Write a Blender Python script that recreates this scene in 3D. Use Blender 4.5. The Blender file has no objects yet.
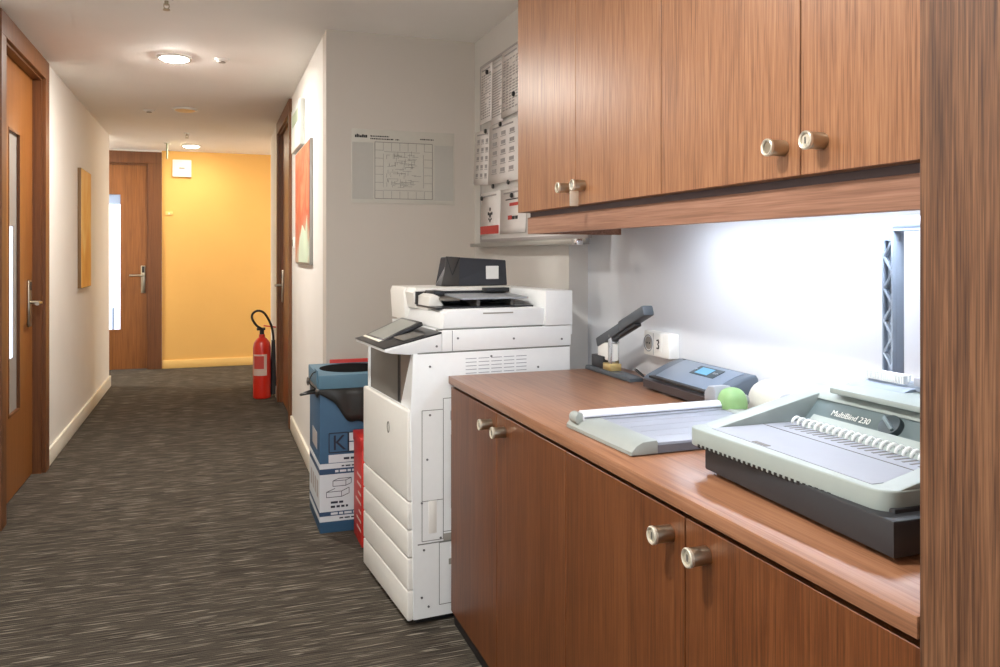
import bpy, bmesh, math, random
from mathutils import Vector, Matrix
random.seed(7)
PI = math.pi
SC = bpy.context.scene
COL = SC.collection

# ------------------------------------------------------------------ colour / materials
def lin(c):
    return tuple(((v/255.)/12.92 if v/255. <= .04045 else ((v/255.+.055)/1.055)**2.4) for v in c)

def new_mat(name):
    m = bpy.data.materials.new(name); m.use_nodes = True
    nt = m.node_tree
    return m, nt, nt.nodes['Principled BSDF']

def mat(name, rgb, rough=.5, metal=0., spec=.5, emit=None, estr=0., trans=0., alpha=1., noise=0., nscale=40., coat=0.):
    m, nt, b = new_mat(name)
    c = lin(rgb)
    b.inputs['Base Color'].default_value = (*c, 1)
    b.inputs['Roughness'].default_value = rough
    b.inputs['Metallic'].default_value = metal
    b.inputs['Specular IOR Level'].default_value = spec
    b.inputs['Transmission Weight'].default_value = trans
    b.inputs['Alpha'].default_value = alpha
    b.inputs['Coat Weight'].default_value = coat
    if emit:
        b.inputs['Emission Color'].default_value = (*lin(emit), 1)
        b.inputs['Emission Strength'].default_value = estr
    # every material is procedural: a fine mottling of colour and bump
    tc = nt.nodes.new('ShaderNodeTexCoord')
    n = nt.nodes.new('ShaderNodeTexNoise'); n.inputs['Scale'].default_value = nscale; n.inputs['Detail'].default_value = 3
    nt.links.new(tc.outputs['Object'], n.inputs['Vector'])
    mx = nt.nodes.new('ShaderNodeMix'); mx.data_type = 'RGBA'
    k = .03+noise
    mx.inputs[6].default_value = (*[v*(1-k) for v in c], 1)
    mx.inputs[7].default_value = (*[min(1, v*(1+k)) for v in c], 1)
    nt.links.new(n.outputs['Fac'], mx.inputs[0])
    nt.links.new(mx.outputs[2], b.inputs['Base Color'])
    return m

def wood(name, dark, mid, light, axis='Z', rough=.3, fine=1., band=1., spec=.5):
    """laminate veneer: grain runs along `axis` in world space"""
    m, nt, b = new_mat(name)
    N, L = nt.nodes, nt.links
    g = N.new('ShaderNodeNewGeometry')
    def mapping(s_across, s_along):
        mp = N.new('ShaderNodeMapping')
        s = [s_across]*3; s['XYZ'.index(axis)] = s_along
        mp.inputs['Scale'].default_value = s
        L.new(g.outputs['Position'], mp.inputs['Vector']); return mp
    def noise(mp, detail, dist=0.):
        n = N.new('ShaderNodeTexNoise'); n.inputs['Scale'].default_value = 1.; n.inputs['Detail'].default_value = detail
        n.inputs['Distortion'].default_value = dist; n.inputs['Roughness'].default_value = .6
        L.new(mp.outputs[0], n.inputs['Vector']); return n
    n1 = noise(mapping(150*fine, 4*fine), 3)
    n2 = noise(mapping(26*band, .9*band), 3, .6)
    n3 = noise(mapping(430*fine, 9*fine), 2)
    a = N.new('ShaderNodeMath'); a.operation = 'MULTIPLY'; a.inputs[1].default_value = .46; L.new(n1.outputs['Fac'], a.inputs[0])
    c = N.new('ShaderNodeMath'); c.operation = 'MULTIPLY_ADD'; c.inputs[1].default_value = .22; L.new(n2.outputs['Fac'], c.inputs[0]); L.new(a.outputs[0], c.inputs[2])
    d = N.new('ShaderNodeMath'); d.operation = 'MULTIPLY_ADD'; d.inputs[1].default_value = .32; L.new(n3.outputs['Fac'], d.inputs[0]); L.new(c.outputs[0], d.inputs[2])
    r = N.new('ShaderNodeValToRGB'); e = r.color_ramp.elements
    e[0].position = .40; e[0].color = (*lin(dark), 1)
    e[1].position = .60; e[1].color = (*lin(light), 1)
    k = e.new(.5); k.color = (*lin(mid), 1)
    L.new(d.outputs[0], r.inputs[0]); L.new(r.outputs[0], b.inputs['Base Color'])
    b.inputs['Roughness'].default_value = rough
    b.inputs['Specular IOR Level'].default_value = spec
    return m

def paint(name, rgb, rough=.65, bump=.04):
    m, nt, b = new_mat(name)
    N, L = nt.nodes, nt.links
    c = lin(rgb)
    g = N.new('ShaderNodeNewGeometry')
    n = N.new('ShaderNodeTexNoise'); n.inputs['Scale'].default_value = 3.; n.inputs['Detail'].default_value = 4
    L.new(g.outputs['Position'], n.inputs['Vector'])
    mx = N.new('ShaderNodeMix'); mx.data_type = 'RGBA'
    mx.inputs[6].default_value = (*[v*.96 for v in c], 1); mx.inputs[7].default_value = (*[min(1, v*1.03) for v in c], 1)
    L.new(n.outputs['Fac'], mx.inputs[0]); L.new(mx.outputs[2], b.inputs['Base Color'])
    n2 = N.new('ShaderNodeTexNoise'); n2.inputs['Scale'].default_value = 260.; L.new(g.outputs['Position'], n2.inputs['Vector'])
    bp = N.new('ShaderNodeBump'); bp.inputs['Strength'].default_value = bump; bp.inputs['Distance'].default_value = .002
    L.new(n2.outputs['Fac'], bp.inputs['Height']); L.new(bp.outputs[0], b.inputs['Normal'])
    b.inputs['Roughness'].default_value = rough
    b.inputs['Specular IOR Level'].default_value = .3
    return m

def carpet(name):
    m, nt, b = new_mat(name)
    N, L = nt.nodes, nt.links
    g = N.new('ShaderNodeNewGeometry')
    def noise(sx, sy, detail=2, off=0):
        mp = N.new('ShaderNodeMapping'); mp.inputs['Scale'].default_value = (sx, sy, 1); mp.inputs['Location'].default_value = (off, off, 0)
        L.new(g.outputs['Position'], mp.inputs['Vector'])
        n = N.new('ShaderNodeTexNoise'); n.inputs['Scale'].default_value = 1; n.inputs['Detail'].default_value = detail
        L.new(mp.outputs[0], n.inputs['Vector']); return n
    streak = noise(5, 210, 2)
    dash = noise(6, 150, 1, 31.7)
    patch = noise(1.3, 2.2, 2, 5.1)
    fib = noise(260, 420, 1)
    a = N.new('ShaderNodeMath'); a.operation = 'MULTIPLY_ADD'; a.inputs[1].default_value = .25; L.new(fib.outputs['Fac'], a.inputs[0])
    s = N.new('ShaderNodeMath'); s.operation = 'MULTIPLY'; s.inputs[1].default_value = .75; L.new(streak.outputs['Fac'], s.inputs[0]); L.new(s.outputs[0], a.inputs[2])
    r = N.new('ShaderNodeValToRGB'); e = r.color_ramp.elements
    e[0].position = .36; e[0].color = (*lin((33, 30, 27)), 1)
    e[1].position = .66; e[1].color = (*lin((98, 90, 79)), 1)
    L.new(a.outputs[0], r.inputs[0])
    mr = N.new('ShaderNodeMapRange'); mr.inputs['From Min'].default_value = .625; mr.inputs['From Max'].default_value = .665
    mr.inputs['To Max'].default_value = .7
    L.new(dash.outputs['Fac'], mr.inputs['Value'])
    mx = N.new('ShaderNodeMix'); mx.data_type = 'RGBA'; mx.inputs[7].default_value = (*lin((158, 151, 137)), 1)
    L.new(mr.outputs[0], mx.inputs[0]); L.new(r.outputs[0], mx.inputs[6])
    mu = N.new('ShaderNodeMix'); mu.data_type = 'RGBA'; mu.blend_type = 'MULTIPLY'; mu.inputs[0].default_value = 1
    pr = N.new('ShaderNodeMapRange'); pr.inputs['To Min'].default_value = .82; pr.inputs['To Max'].default_value = 1.12
    L.new(patch.outputs['Fac'], pr.inputs['Value'])
    L.new(mx.outputs[2], mu.inputs[6]); L.new(pr.outputs[0], mu.inputs[7])
    L.new(mu.outputs[2], b.inputs['Base Color'])
    b.inputs['Roughness'].default_value = .95; b.inputs['Specular IOR Level'].default_value = .15
    bp = N.new('ShaderNodeBump'); bp.inputs['Strength'].default_value = .5; bp.inputs['Distance'].default_value = .004
    L.new(a.outputs[0], bp.inputs['Height']); L.new(bp.outputs[0], b.inputs['Normal'])
    return m

def art(name, cols, scale, seed, grad=None):
    """abstract painted canvas: soft colour fields from noise"""
    m, nt, b = new_mat(name)
    N, L = nt.nodes, nt.links
    g = N.new('ShaderNodeNewGeometry')
    mp = N.new('ShaderNodeMapping'); mp.inputs['Scale'].default_value = scale; mp.inputs['Location'].default_value = (seed, seed*.7, seed*.3)
    L.new(g.outputs['Position'], mp.inputs['Vector'])
    n = N.new('ShaderNodeTexNoise'); n.inputs['Scale'].default_value = 1; n.inputs['Detail'].default_value = 4; n.inputs['Distortion'].default_value = .8
    L.new(mp.outputs[0], n.inputs['Vector'])
    r = N.new('ShaderNodeValToRGB'); e = r.color_ramp.elements
    for i, (p, c) in enumerate(cols):
        k = e[i] if i < 2 else e.new(p)
        k.position = p; k.color = (*lin(c), 1)
    src = n.outputs['Fac']
    if grad:                                   # the painted fields change from bottom to top of the canvas
        sx = N.new('ShaderNodeSeparateXYZ'); L.new(g.outputs['Position'], sx.inputs[0])
        mr = N.new('ShaderNodeMapRange'); mr.inputs['From Min'].default_value, mr.inputs['From Max'].default_value = grad
        mr.inputs['To Min'].default_value = -.18; mr.inputs['To Max'].default_value = .22
        L.new(sx.outputs['Z'], mr.inputs['Value'])
        ad = N.new('ShaderNodeMath'); ad.operation = 'ADD'; L.new(src, ad.inputs[0]); L.new(mr.outputs[0], ad.inputs[1]); src = ad.outputs[0]
    L.new(src, r.inputs[0]); L.new(r.outputs[0], b.inputs['Base Color'])
    b.inputs['Roughness'].default_value = .55
    return m

M = {}
M['carpet'] = carpet('carpet_loop')
M['wall'] = paint('wall_paint_offwhite', (234, 232, 227))
M['wall_cool'] = paint('wall_paint_white', (216, 219, 224))
M['ceiling'] = paint('ceiling_paint', (240, 238, 234), .8)
M['pier'] = paint('wall_paint_pier', (210, 206, 200))
M['taupe'] = paint('wall_paint_greige', (200, 192, 182))
M['yellow'] = paint('wall_paint_yellow', (232, 184, 106))
M['skirt'] = paint('skirting_paint', (234, 228, 212), .4, .01)
M['skirt_y'] = paint('skirting_paint_yellow', (240, 200, 124), .4, .01)
M['door'] = wood('door_veneer', (118, 70, 26), (132, 81, 34), (144, 90, 42), 'Z', .38, .6, .6)
M['frame'] = wood('door_frame_veneer', (92, 54, 24), (106, 64, 31), (116, 71, 36), 'Z', .42, .6, .6)
M['cab'] = wood('cabinet_veneer', (122, 80, 52), (151, 103, 70), (168, 121, 85), 'Z', .36, 1.25, spec=.5)
M['low'] = wood('low_cabinet_veneer', (82, 44, 20), (102, 57, 27), (117, 70, 37), 'Z', .40, 1.2, spec=.4)
M['cab_h'] = wood('cabinet_veneer_horizontal', (130, 92, 72), (150, 109, 88), (166, 124, 102), 'Y', .42, .7, spec=.4)
M['top'] = wood('worktop_veneer', (122, 82, 58), (144, 99, 71), (158, 113, 83), 'Y', .32, .7, .6)
M['tall'] = wood('tall_panel_veneer', (70, 45, 30), (100, 67, 45), (126, 89, 62), 'Z', .42, 1.1, 1.6, spec=.4)
M['shadowgap'] = mat('dark_gap_laminate', (92, 78, 80), .5)
M['black'] = mat('black_plinth', (22, 21, 22), .5)
M['nickel'] = mat('brushed_nickel', (182, 174, 156), .3, 1.)
M['nickel_face'] = mat('pale_lock_face', (226, 220, 204), .35, .7)
M['dark'] = mat('dark_recess', (28, 28, 30), .6)
M['lampface'] = mat('lit_diffuser', (255, 250, 238), .5, emit=(255, 246, 228), estr=14.)
M['lampoff'] = mat('unlit_diffuser', (240, 205, 150), .4)
M['white_pl'] = mat('white_plastic', (236, 236, 232), .4)
M['printer'] = mat('printer_white', (232, 234, 234), .42)
M['printer_warm'] = mat('printer_ivory', (228, 226, 220), .42)
M['prn_grey'] = mat('printer_grey', (150, 146, 138), .45)
M['prn_dgrey'] = mat('printer_dark_grey', (104, 100, 94), .5)
M['prn_cheek'] = mat('printer_warm_grey', (128, 115, 105), .5)
M['prn_black'] = mat('printer_black', (34, 34, 37), .32)
M['seam'] = mat('seam_grey', (120, 122, 118), .7)
M['screw'] = mat('screw_steel', (120, 122, 124), .4, .8)
M['screen_off'] = mat('matt_screen', (146, 148, 142), .3)
M['tray_grey'] = mat('paper_tray_grey', (150, 154, 160), .4)
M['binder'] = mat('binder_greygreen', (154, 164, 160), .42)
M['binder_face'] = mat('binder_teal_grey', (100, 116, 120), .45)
M['binder_plat'] = mat('binder_platform', (158, 162, 173), .45)
M['binder_base'] = mat('binder_charcoal', (44, 46, 50), .5)
M['binder_handle'] = mat('handle_bluegrey', (150, 162, 178), .42)
M['knob_dark'] = mat('dial_dark', (62, 74, 80), .4)
M['steel'] = mat('bright_steel', (226, 228, 230), .22, 1.)
M['letter_white'] = mat('white_lettering', (240, 244, 244), .5)
M['laminator'] = mat('laminator_bluegrey', (88, 99, 112), .36)
M['lam_panel'] = mat('laminator_panel', (118, 130, 146), .3)
M['lam_front'] = mat('laminator_front', (62, 56, 58), .45)
M['lcd'] = mat('lit_display', (80, 130, 160), .3, emit=(120, 200, 240), estr=.3)
M['alu'] = mat('aluminium_rail', (226, 228, 236), .3, .25)
M['trim_grey'] = mat('trimmer_grey', (148, 154, 150), .45)
M['trim_board'] = mat('trimmer_board', (146, 150, 161), .4)
M['trim_side'] = mat('trimmer_side', (104, 106, 114), .5)
M['green'] = mat('pale_green_plastic', (128, 164, 108), .45)
M['stapler'] = mat('stapler_grey', (72, 78, 84), .4)
M['brass'] = mat('brass_block', (206, 182, 122), .35, .6)
M['cable'] = mat('black_cable', (24, 24, 26), .5)
M['bag'] = mat('black_paper_bag', (46, 48, 54), .34)
M['bag_side'] = mat('black_paper_bag_side', (58, 55, 52), .5)
M['label_white'] = mat('white_label', (226, 226, 224), .5)
M['paper'] = mat('white_paper', (232, 226, 222), .6)
M['ink'] = mat('grey_print', (168, 162, 160), .7)
M['ink_dark'] = mat('black_print', (52, 50, 50), .7)
M['ink_red'] = mat('red_print', (196, 74, 66), .7)
M['board'] = mat('whiteboard', (228, 224, 220), .25)
M['alu_tray'] = mat('aluminium_frame', (168, 166, 160), .4, .5)
M['magnet'] = mat('black_magnet', (32, 30, 32), .4)
M['plan'] = mat('clear_poster', (196, 192, 181), .45)
M['plan_side'] = mat('poster_side_panels', (181, 178, 170), .45)
M['ink_mid'] = mat('plan_line', (136, 134, 128), .7)
M['plate'] = mat('sign_plate', (206, 210, 205), .4)
M['blue'] = mat('blue_cardboard', (50, 86, 116), .6)
M['blue_lid'] = mat('blue_cardboard_lid', (84, 120, 140), .6)
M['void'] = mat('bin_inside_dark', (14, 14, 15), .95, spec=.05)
M['cream_pl'] = mat('cream_plastic', (206, 203, 194), .45)
M['blue_dark'] = mat('dark_blue_print', (44, 72, 104), .6)
M['blue_pale'] = mat('pale_print_panel', (206, 212, 216), .6)
M['navy'] = mat('navy_print', (30, 36, 54), .6)
M['bagliner'] = mat('black_bin_liner', (38, 37, 35), .42)
M['red'] = mat('red_cardboard', (200, 44, 36), .5)
M['red_metal'] = mat('red_enamel', (206, 42, 24), .28, coat=.4)
M['ext_label'] = mat('extinguisher_label', (214, 190, 176), .5)
M['canvas_o'] = art('orange_abstract', [(.3, (226, 156, 62)), (.7, (250, 216, 140)), (.5, (238, 180, 86))], (2., 3., 1.4), 3.2)
M['canvas_r'] = art('red_abstract', [(.30, (196, 208, 188)), (.80, (172, 52, 26)), (.45, (188, 132, 104)), (.60, (192, 86, 52)), (.68, (206, 128, 92))], (1., 2.2, 2.6), 1.3, (1.24, 1.98))
M['canvas_g'] = mat('pale_green_paint', (196, 214, 190), .55, noise=.15, nscale=6)
M['canvas_edge'] = mat('canvas_edge', (120, 92, 60), .6)
M['glass'] = mat('vision_glass', (235, 240, 246), .05, trans=1.)
M['daylit'] = mat('daylit_pane', (225, 235, 250), .35, emit=(226, 236, 255), estr=1.0)
M['blind'] = mat('grey_blind', (142, 136, 130), .5)
M['blind_blue'] = mat('blue_grey_blind', (140, 160, 190), .5, emit=(140, 160, 200), estr=.25)  # daylight behind the blind is put in as a glow
M['pale_green'] = mat('pale_green_panel', (160, 172, 146), .5)

# ------------------------------------------------------------------ mesh builder
class MB:
    def __init__(s): s.bm = bmesh.new()
    def _bev(s, geom, w, seg):
        if w > 0:
            es = [e for e in geom if isinstance(e, bmesh.types.BMEdge)]
            bmesh.ops.bevel(s.bm, geom=es, offset=w, segments=seg, affect='EDGES', profile=.5)
    def box(s, x0, x1, y0, y1, z0, z1, bev=0., seg=2, mtx=None):
        T = Matrix.Translation(((x0+x1)/2, (y0+y1)/2, (z0+z1)/2)) @ Matrix.Diagonal((abs(x1-x0), abs(y1-y0), abs(z1-z0), 1))
        if mtx is not None: T = mtx @ T
        r = bmesh.ops.create_cube(s.bm, size=1, matrix=T)
        if bev > 0:
            es = list({e for v in r['verts'] for e in v.link_edges})
            s._bev(es, min(bev, .45*min(abs(x1-x0), abs(y1-y0), abs(z1-z0))), seg)
        return s
    def cyl(s, p0, p1, r0, r1=None, n=24, bev=0.):
        p0, p1 = Vector(p0), Vector(p1); d = p1-p0
        q = Vector((0, 0, 1)).rotation_difference(d.normalized()).to_matrix().to_4x4()
        T = Matrix.Translation((p0+p1)/2) @ q
        r = bmesh.ops.create_cone(s.bm, cap_ends=True, segments=n, radius1=r0, radius2=r0 if r1 is None else r1, depth=d.length, matrix=T)
        if bev > 0:
            es = [e for e in {e for v in r['verts'] for e in v.link_edges} if any(len(f.verts) > 4 for f in e.link_faces)]
            s._bev(es, bev, 2)
        return s
    def prism(s, pts, axis, a0, a1, bev=0., seg=2):
        """pts: 2D outline in the plane across `axis` (X: (y,z); Y: (x,z); Z: (x,y))"""
        def P(p, a): return {'X': (a, p[0], p[1]), 'Y': (p[0], a, p[1]), 'Z': (p[0], p[1], a)}[axis]
        A = [s.bm.verts.new(P(p, a0)) for p in pts]; B = [s.bm.verts.new(P(p, a1)) for p in pts]
        n = len(pts); fs = [s.bm.faces.new(A), s.bm.faces.new(B)]
        for i in range(n): fs.append(s.bm.faces.new((A[i], A[(i+1) % n], B[(i+1) % n], B[i])))
        bmesh.ops.recalc_face_normals(s.bm, faces=fs)
        if bev > 0:
            es = list({e for f in (fs[0], fs[1]) for e in f.edges})
            s._bev(es, bev, seg)
        return s
    def tube(s, pts, r, n=10, closed=False):
        pts = [Vector(p) for p in pts]; rings = []
        m = len(pts)
        for i, p in enumerate(pts):
            t = (pts[min(i+1, m-1)]-pts[max(i-1, 0)]).normalized()
            u = t.orthogonal().normalized() if i == 0 else (u-t*u.dot(t)).normalized()
            w = t.cross(u)
            rr = r[i] if isinstance(r, (list, tuple)) else r
            rings.append([s.bm.verts.new(p+rr*(math.cos(2*PI*k/n)*u+math.sin(2*PI*k/n)*w)) for k in range(n)])
        for a, b in zip(rings, rings[1:]):
            for k in range(n): s.bm.faces.new((a[k], a[(k+1) % n], b[(k+1) % n], b[k]))
        s.bm.faces.new(rings[0][::-1]); s.bm.faces.new(rings[-1])
        return s
    def lathe(s, prof, c=(0, 0, 0), n=32, ring=False):
        if ring: prof = list(prof)+[prof[0]]
        rings = []
        for (r, z) in prof:
            rings.append([s.bm.verts.new((c[0]+r*math.cos(2*PI*k/n), c[1]+r*math.sin(2*PI*k/n), c[2]+z)) for k in range(n)])
        for a, b in zip(rings, rings[1:]):
            for k in range(n): s.bm.faces.new((a[k], a[(k+1) % n], b[(k+1) % n], b[k]))
        if ring: bmesh.ops.remove_doubles(s.bm, verts=rings[0]+rings[-1], dist=1e-6)
        else: s.bm.faces.new(rings[0][::-1]); s.bm.faces.new(rings[-1])
        return s
    def poly(s, pts):
        s.bm.faces.new([s.bm.verts.new(p) for p in pts]); return s
    def dome(s, c, rx, ry, rz, p=2.4, n=32, m=12):
        def sp(v): return math.copysign(abs(v)**(2/p), v)
        rings = []
        for j in range(m+1):
            ph = (PI/2)*j/m
            rr = max(sp(math.cos(ph)), .002); z = sp(math.sin(ph))
            rings.append([s.bm.verts.new((c[0]+rx*rr*sp(math.cos(2*PI*k/n)), c[1]+ry*rr*sp(math.sin(2*PI*k/n)), c[2]+rz*z)) for k in range(n)])
        for a, b in zip(rings, rings[1:]):
            for k in range(n): s.bm.faces.new((a[k], a[(k+1) % n], b[(k+1) % n], b[k]))
        s.bm.faces.new(rings[0][::-1]); s.bm.faces.new(rings[-1])
        return s
    def build(s, name, m, parent=None, loc=(0, 0, 0), rot=(0, 0, 0), smooth=True):
        bmesh.ops.recalc_face_normals(s.bm, faces=s.bm.faces[:])
        me = bpy.data.meshes.new(name); s.bm.to_mesh(me); s.bm.free()
        me.materials.append(m)
        if smooth:
            for p in me.polygons: p.use_smooth = True
            me.set_sharp_from_angle(angle=math.radians(32))
        o = bpy.data.objects.new(name, me); COL.objects.link(o)
        o.location = loc; o.rotation_euler = rot
        if parent: o.parent = parent
        return o

def tag(o, label, cat, group=None):
    o['label'] = label; o['category'] = cat
    if group: o['group'] = group
    return o
def thing(name, label, cat, loc=(0, 0, 0), rz=0., group=None):
    o = bpy.data.objects.new(name, None); COL.objects.link(o)
    o.empty_display_size = .05
    o.location = loc; o.rotation_euler = (0, 0, rz)
    return tag(o, label, cat, group)
def struct(o):
    o['kind'] = 'structure'; return o
def copy_tree(o, parent=None):
    c = o.copy(); COL.objects.link(c)
    if parent: c.parent = parent
    for ch in list(o.children): copy_tree(ch, c)
    return c
def text(name, body, size, m, parent, loc, rot, extrude=.0004, align='LEFT'):
    cu = bpy.data.curves.new(name, 'FONT'); cu.body = body; cu.size = size; cu.extrude = extrude; cu.align_x = align
    cu.materials.append(m)
    o = bpy.data.objects.new(name, cu); COL.objects.link(o)
    me = bpy.data.meshes.new_from_object(o); bpy.data.objects.remove(o)
    o = bpy.data.objects.new(name, me); COL.objects.link(o)
    o.parent = parent; o.location = loc; o.rotation_euler = rot
    return o

# ------------------------------------------------------------------ key dimensions (metres)
XL, XR = -.952, .56          # corridor walls
YN = 4.274                   # wall at the end of the copy nook
XP, XW = 1.37, 1.455         # pilaster face, back wall of the nook
YP = 3.015                   # near side of the pilaster
YE = 9.93                    # end wall
ZC = 2.47                    # ceiling
CT = .872                    # worktop height
YB = -2.6                    # how far the place is modelled behind the camera

# ------------------------------------------------------------------ shell
struct(MB().box(-3.2, 3.0, YB, YE+.12, -.08, 0).build('floor', M['carpet'], smooth=False))
struct(MB().box(-3.2, 3.0, YB, YE+.12, ZC, ZC+.1).build('ceiling', M['ceiling'], smooth=False))
T = .14
w = MB()                      # left corridor wall with a door opening Y 4.47-5.45
w.box(XL-T, XL, YB, 4.44, 0, ZC).box(XL-T, XL, 5.46, 8.78, 0, ZC).box(XL-T, XL, 4.44, 5.46, 2.36, ZC)
struct(w.build('wall_left', M['wall'], smooth=False))
w = MB()
w.box(XR, XR+T, YN+.14, 6.26, 0, ZC).box(XR, XR+T, 7.36, 8.5, 0, ZC).box(XR, XR+T, 6.26, 7.36, 2.37, ZC)
struct(w.build('wall_right', M['wall'], smooth=False))
struct(MB().box(XR, XW+.1, YN, YN+.14, 0, ZC).build('wall_nook_end', M['taupe'], smooth=False))
struct(MB().box(XW, XW+.1, YB, YP, 0, ZC).build('wall_nook_back', M['wall_cool'], smooth=False))
struct(MB().box(XP, XW+.1, YP, YN, 0, ZC).build('wall_nook_pier', M['pier'], smooth=False))
w = MB(); w.box(-.535, 3.0, YE, YE+.12, 0, ZC)
struct(w.build('wall_end', M['yellow'], smooth=False))
w = MB(); w.box(-3.2, -1.55, YE, YE+.12, 0, ZC).box(-1.55, -.535, YE, YE+.12, 2.4, ZC)
struct(w.build('wall_end_side', M['wall'], smooth=False))
w = MB(); w.box(-3.2, XL-T, 8.64, 8.78, 0, ZC)
struct(w.build('wall_side_passage', M['wall'], smooth=False))
w = MB(); w.box(XR+T, 3.0, 8.36, 8.5, 0, ZC)
struct(w.build('wall_right_passage', M['wall'], smooth=False))
struct(MB().box(-3.3, -3.2, 8.64, YE+.12, 0, ZC).build('wall_passage_end', M['wall'], smooth=False))

def skirting(name, m, pts):
    """pts: list of boxes"""
    b = MB()
    for p in pts: b.box(*p, bev=.004)
    return struct(b.build(name, m))
skirting('baseboard_left', M['skirt'], [(XL, XL+.016, 5.56, 8.796, 0, .105), (XL-T, XL+.016, 8.78, 8.796, 0, .105), (XL, XL+.016, YB, 4.36, 0, .105)])
skirting('baseboard_right', M['skirt'], [(XR-.016, XR, YN-.0, 6.17, 0, .105), (XR-.016, XR, 7.45, 8.516, 0, .105), (XR-.016, XR+T, 8.5, 8.516, 0, .105)])
skirting('baseboard_end', M['skirt_y'], [(-.525, 3.0, YE-.016, YE, 0, .095)])
skirting('baseboard_nook', M['skirt'], [(XR, XP, YN-.014, YN, 0, .095)])

# ------------------------------------------------------------------ doors (setting)
def handle(parent, plate, lever, knuckle, m=M['nickel']):
    h = plate.build('handle_plate', m, parent)
    lever.build('lever', m, h)
    knuckle.build('card_reader', M['prn_black'], h)

def door_left():
    L = MB().box(-1.045, -1.0, 4.475, 4.845, .008, 2.33).box(-1.045, -1.0, 5.095, 5.43, .008, 2.33) \
        .box(-1.045, -1.0, 4.845, 5.095, .008, .45).box(-1.045, -1.0, 4.845, 5.095, 1.955, 2.33)
    d = L.build('door_1', M['door'], smooth=False); struct(d)
    d['label'] = 'orange-brown wooden door with a tall glass strip in the left corridor wall'
    MB().box(-1.026, -1.020, 4.845, 5.095, .45, 1.955).build('vision_pane', M['daylit'], d)
    MB().box(-1.018, -1.014, 4.845, 5.095, 1.45, 1.955).box(-1.018, -1.014, 4.845, 5.095, .45, .74).box(-1.018, -1.014, 5.02, 5.095, .74, 1.45).build('pane_blind', M['blind'], d)  # the narrow side strip paints the jamb's reflection in the glass
    b = MB().box(-1.012, -.998, 4.838, 4.848, .44, 1.965).box(-1.012, -.998, 5.092, 5.102, .44, 1.965).box(-1.012, -.998, 4.838, 5.102, .44, .453).box(-1.012, -.998, 4.838, 5.102, 1.952, 1.965)
    b.build('glazing_bead', M['frame'], d)
    handle(d, MB().box(-1.0, -.985, 5.28, 5.345, .88, 1.15, .006), 
           MB().cyl((-.985, 5.31, 1.02), (-.935, 5.31, 1.02), .011).tube([(-.937, 5.31, 1.02), (-.932, 5.29, 1.02), (-.932, 5.19, 1.02)], .011),
           MB().box(-.986, -.982, 5.295, 5.325, 1.09, 1.14, .002))
    f = MB()
    f.box(-1.08, XL+.001, 5.43, 5.462, 0, 2.33).box(-1.08, XL+.001, 4.44, 4.475, 0, 2.33).box(-1.08, XL+.001, 4.44, 5.462, 2.33, 2.362)   # jambs, head
    f.box(XL+.001, XL+.022, 5.442, 5.55, 0, 2.342, .002).box(XL+.001, XL+.022, 4.365, 4.463, 0, 2.342, .002).box(XL+.001, XL+.022, 4.365, 5.55, 2.342, 2.455, .002)
    struct(f.build('trim_1', M['frame'], smooth=False))['label'] = 'dark wooden frame around the near left door'
door_left()

def door_right():
    L = MB().box(.585, .63, 6.275, 7.345, .008, 2.34)
    d = struct(L.build('door_2', M['door'], smooth=False)); d['label'] = 'plain wooden door in the right corridor wall'
    handle(d, MB().box(.57, .586, 7.23, 7.28, .88, 1.16, .006),
           MB().cyl((.57, 7.255, 1.03), (.515, 7.255, 1.03), .011).tube([(.516, 7.255, 1.03), (.512, 7.235, 1.03), (.512, 7.13, 1.03)], .011),
           MB().box(.566, .571, 7.24, 7.27, 1.09, 1.15, .002))
    f = MB()
    f.box(XR-.001, .66, 6.245, 6.275, 0, 2.34).box(XR-.001, .66, 7.345, 7.375, 0, 2.34).box(XR-.001, .66, 6.245, 7.375, 2.34, 2.372)
    f.box(XR-.022, XR-.001, 6.185, 6.265, 0, 2.352, .002).box(XR-.022, XR-.001, 7.355, 7.44, 0, 2.352, .002).box(XR-.022, XR-.001, 6.185, 7.44, 2.352, 2.455, .002)
    struct(f.build('trim_2', M['frame'], smooth=False))['label'] = 'dark wooden frame around the right corridor door'
door_right()

def door_end():
    y = YE+.03
    L = MB().box(-1.41, -1.215, y, y+.045, .008, 2.30).box(-.965, -.69, y, y+.045, .008, 2.30).box(-1.215, -.965, y, y+.045, .008, .455).box(-1.215, -.965, y, y+.045, 1.965, 2.30)
    d = struct(L.build('door_3', M['door'], smooth=False)); d['label'] = 'wooden door with a bright glass strip at the end of the corridor'
    MB().box(-1.215, -.965, y+.02, y+.026, .455, 1.965).build('vision_pane', M['daylit'], d)
    MB().box(-1.215, -.965, y+.014, y+.018, 1.86, 1.965).box(-1.05, -1.03, y+.014, y+.018, .455, .70).build('pane_blind', M['blind_blue'], d)
    handle(d, MB().box(-.755, -.708, y-.014, y, .86, 1.17, .006),
           MB().cyl((-.73, y-.014, 1.06), (-.73, y-.065, 1.06), .012).tube([(-.73, y-.064, 1.06), (-.75, y-.068, 1.06), (-.87, y-.068, 1.06)], .012),
           MB().box(-.745, -.718, y-.017, y-.013, 1.09, 1.16, .002))
    f = MB()
    f.box(-.69, -.66, YE-.001, y+.06, 0, 2.30).box(-1.44, -1.41, YE-.001, y+.06, 0, 2.30).box(-1.44, -.66, YE-.001, y+.06, 2.30, 2.332)
    f.box(-.675, -.535, YE-.022, YE-.001, 0, 2.318, .002).box(-1.56, -1.425, YE-.022, YE-.001, 0, 2.318, .002).box(-1.56, -.535, YE-.022, YE-.001, 2.318, 2.45, .002)
    struct(f.build('trim_3', M['frame'], smooth=False))['label'] = 'wooden frame around the end door'
door_end()

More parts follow.
